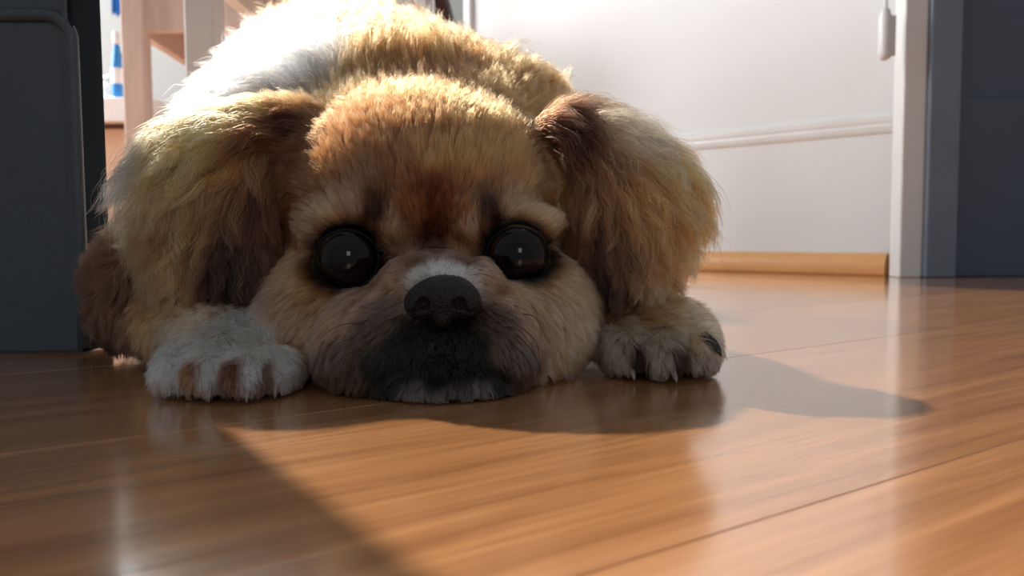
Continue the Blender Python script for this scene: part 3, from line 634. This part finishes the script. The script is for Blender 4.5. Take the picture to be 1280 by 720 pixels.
# ---- nose leather from its own small field
def nose():
    h = .00042; org = np.array([-.018, -.014, -.014]); n = (np.array([.036, .030, .027]) / h).astype(int)
    X, Y, Z = [(org[i] + h * np.arange(n[i])).astype(np.float32).reshape([-1 if j == i else 1 for j in range(3)]) for i in range(3)]
    F = d_ell(X, Y, Z, (0, .004, .001), (.0125, .011, .0080)) + 0 * X * Y * Z
    for sx in (-1, 1): F = smin(F, d_ell(X, Y, Z, (sx * .0080, .002, -.0015), (.0062, .0078, .0056)), .0025)
    F = smin(F, d_ell(X, Y, Z, (0, .002, -.0055), (.0040, .0075, .0052)), .002)
    def ng(dd, k): 
        nonlocal F; F = -smin(-F, dd, k)
    for sx in (-1, 1):
        ng(d_ell(X, Y, Z, (sx * .0064, -.0062, -.0012), (.0026, .0040, .0023)), .0012)
        ng(d_cap(X, Y, Z, (sx * .0082, -.0050, -.0026), (sx * .0118, -.0020, -.0038), .0011, .0006), .0008)
    ng(d_cap(X, Y, Z, (0, -.0062, -.0105), (0, -.0072, .0010), .0006, .0003), .0008)
    return surface_nets(F, org, h)
nV, nQ = nose(); NM = mat('nose_leather', (.006, .006, .007), .42, bump=.9, bscale=900)
no = link_mesh('nose', np_mesh('nose', nV, nQ), NM, dog); no.matrix_parent_inverse = DL; no.location = U(551, 376, .3); no.scale = (1.06, 1.05, 1.08)
# seat the nose on the muzzle
tp = trace(551, 380); no.location.y = tp[1] - .0015 if tp is not None else .30

# ---- claws and whiskers
CM = mat('claw_horn', (.035, .025, .022), .3, noise=.3, scale=300); CP = mat('pale_claw_horn', (.34, .29, .26), .4, noise=.3, scale=300)
def tube(bm, pts, rads, n=8):
    rings = []
    for i, p in enumerate(pts):
        p = Vector(p); t = (Vector(pts[min(i + 1, len(pts) - 1)]) - Vector(pts[max(i - 1, 0)])).normalized(); s = t.cross(Vector((.3, .2, 1))).normalized(); u_ = s.cross(t)
        rings.append([bm.verts.new(p + (s * math.cos(6.2832 * j / n) + u_ * math.sin(6.2832 * j / n)) * rads[i]) for j in range(n)])
    for a_, b_ in zip(rings[:-1], rings[1:]):
        for j in range(n): bm.faces.new((a_[j], a_[(j + 1) % n], b_[(j + 1) % n], b_[j]))
    bm.faces.new(rings[0][::-1]); bm.faces.new(rings[-1])
def part(name, bm, m): o = obj(name, bm, m, dog, smooth=True); o.matrix_parent_inverse = DL; return o
for x, y in [(U(px, 480, Y)[0], Y) for px, Y in ((226, .3065), (264, .2985), (311, .2975), (346, .3055))]:
    bm = bmesh.new(); tube(bm, [(x, y + .006, .008), (x, y, .0068), (x + .0003, y - .003, .0045), (x + .0005, y - .0045, .0018)], [.0013, .0012, .0009, .0002]); part('claw', bm, CP)
for px, Y, z in ((788, .3405, .0065), (840, .335, .0065)):
    x = U(px, 460, Y)[0]; bm = bmesh.new(); tube(bm, [(x, Y + .005, z), (x + .0003, Y - .001, z - .001), (x + .0008, Y - .004, z - .0035), (x + .001, Y - .005, z - .005)], [.0015, .0013, .0009, .0002]); part('claw', bm, CP)
a_ = U(884, 424, .343); b_ = U(902, 446, .336); bm = bmesh.new(); tube(bm, [a_ + (b_ - a_) * t_ + np.array([.0006, 0, .0006]) * math.sin(3.1 * t_) for t_ in (-.3, 0, .35, .7, 1)], [.0022, .0023, .0021, .0014, .0002]); part('claw', bm, CM)
WM = mat('whisker_hair', (.012, .010, .010), .4)
for pl in (((640, 400), (668, 425), (674, 452), (668, 485)), ((636, 412), (660, 432), (676, 462), (672, 482)), ((632, 425), (652, 440), (664, 462), (660, 478)), ((650, 392), (668, 396), (676, 412), (676, 424)), ((620, 408), (648, 412), (668, 440), (676, 470)), ((628, 440), (644, 452), (656, 470), (655, 488)),
           ((462, 420), (436, 424), (412, 436), (400, 446)), ((470, 436), (440, 440), (420, 455), (412, 470)), ((468, 408), (440, 404), (418, 410), (398, 424))):
    base = trace(*pl[0]); 
    if base is None: continue
    P_ = [Vector(base)] + [Vector(U(x_, y_, base[1] - .002 * i)) for i, (x_, y_) in enumerate(pl[1:], 1)]
    sm = []
    for i in range(3):
        p_0, p_1, p_2, p_3 = P_[max(i - 1, 0)], P_[i], P_[i + 1], P_[min(i + 2, 3)]
        for q in np.linspace(0, 1, 5)[:-1]: sm.append(.5 * ((2 * p_1) + (p_2 - p_0) * q + (2 * p_0 - 5 * p_1 + 4 * p_2 - p_3) * q * q + (-p_0 + 3 * p_1 - 3 * p_2 + p_3) * q ** 3))
    sm.append(P_[3]); bm = bmesh.new(); tube(bm, sm, [.00022 * (1 - .8 * i / (len(sm) - 1)) for i in range(len(sm))], 5); part('whisker', bm, WM)
# free the working arrays before rendering
for _n in ('FLD', 'pts', 'pts2', 'cc', 'tgt', 'cs', 'P0', 'N0', 'A0', 'wave', 'wav2', 'amp', 'colr', 'tip', 'mixT', 'T', 'a', 'b', 'c', 'cenT', 'nT', 'kd', 'V', 'Q', 'Nv', 'Av', 'own', 'fd', 'sd', 'd', 'p', 'area', 'dens', 'pr', 'skin', 'near', 'rad', 'lum', 'sat', 'q'):
    globals().pop(_n, None)
import gc; gc.collect()
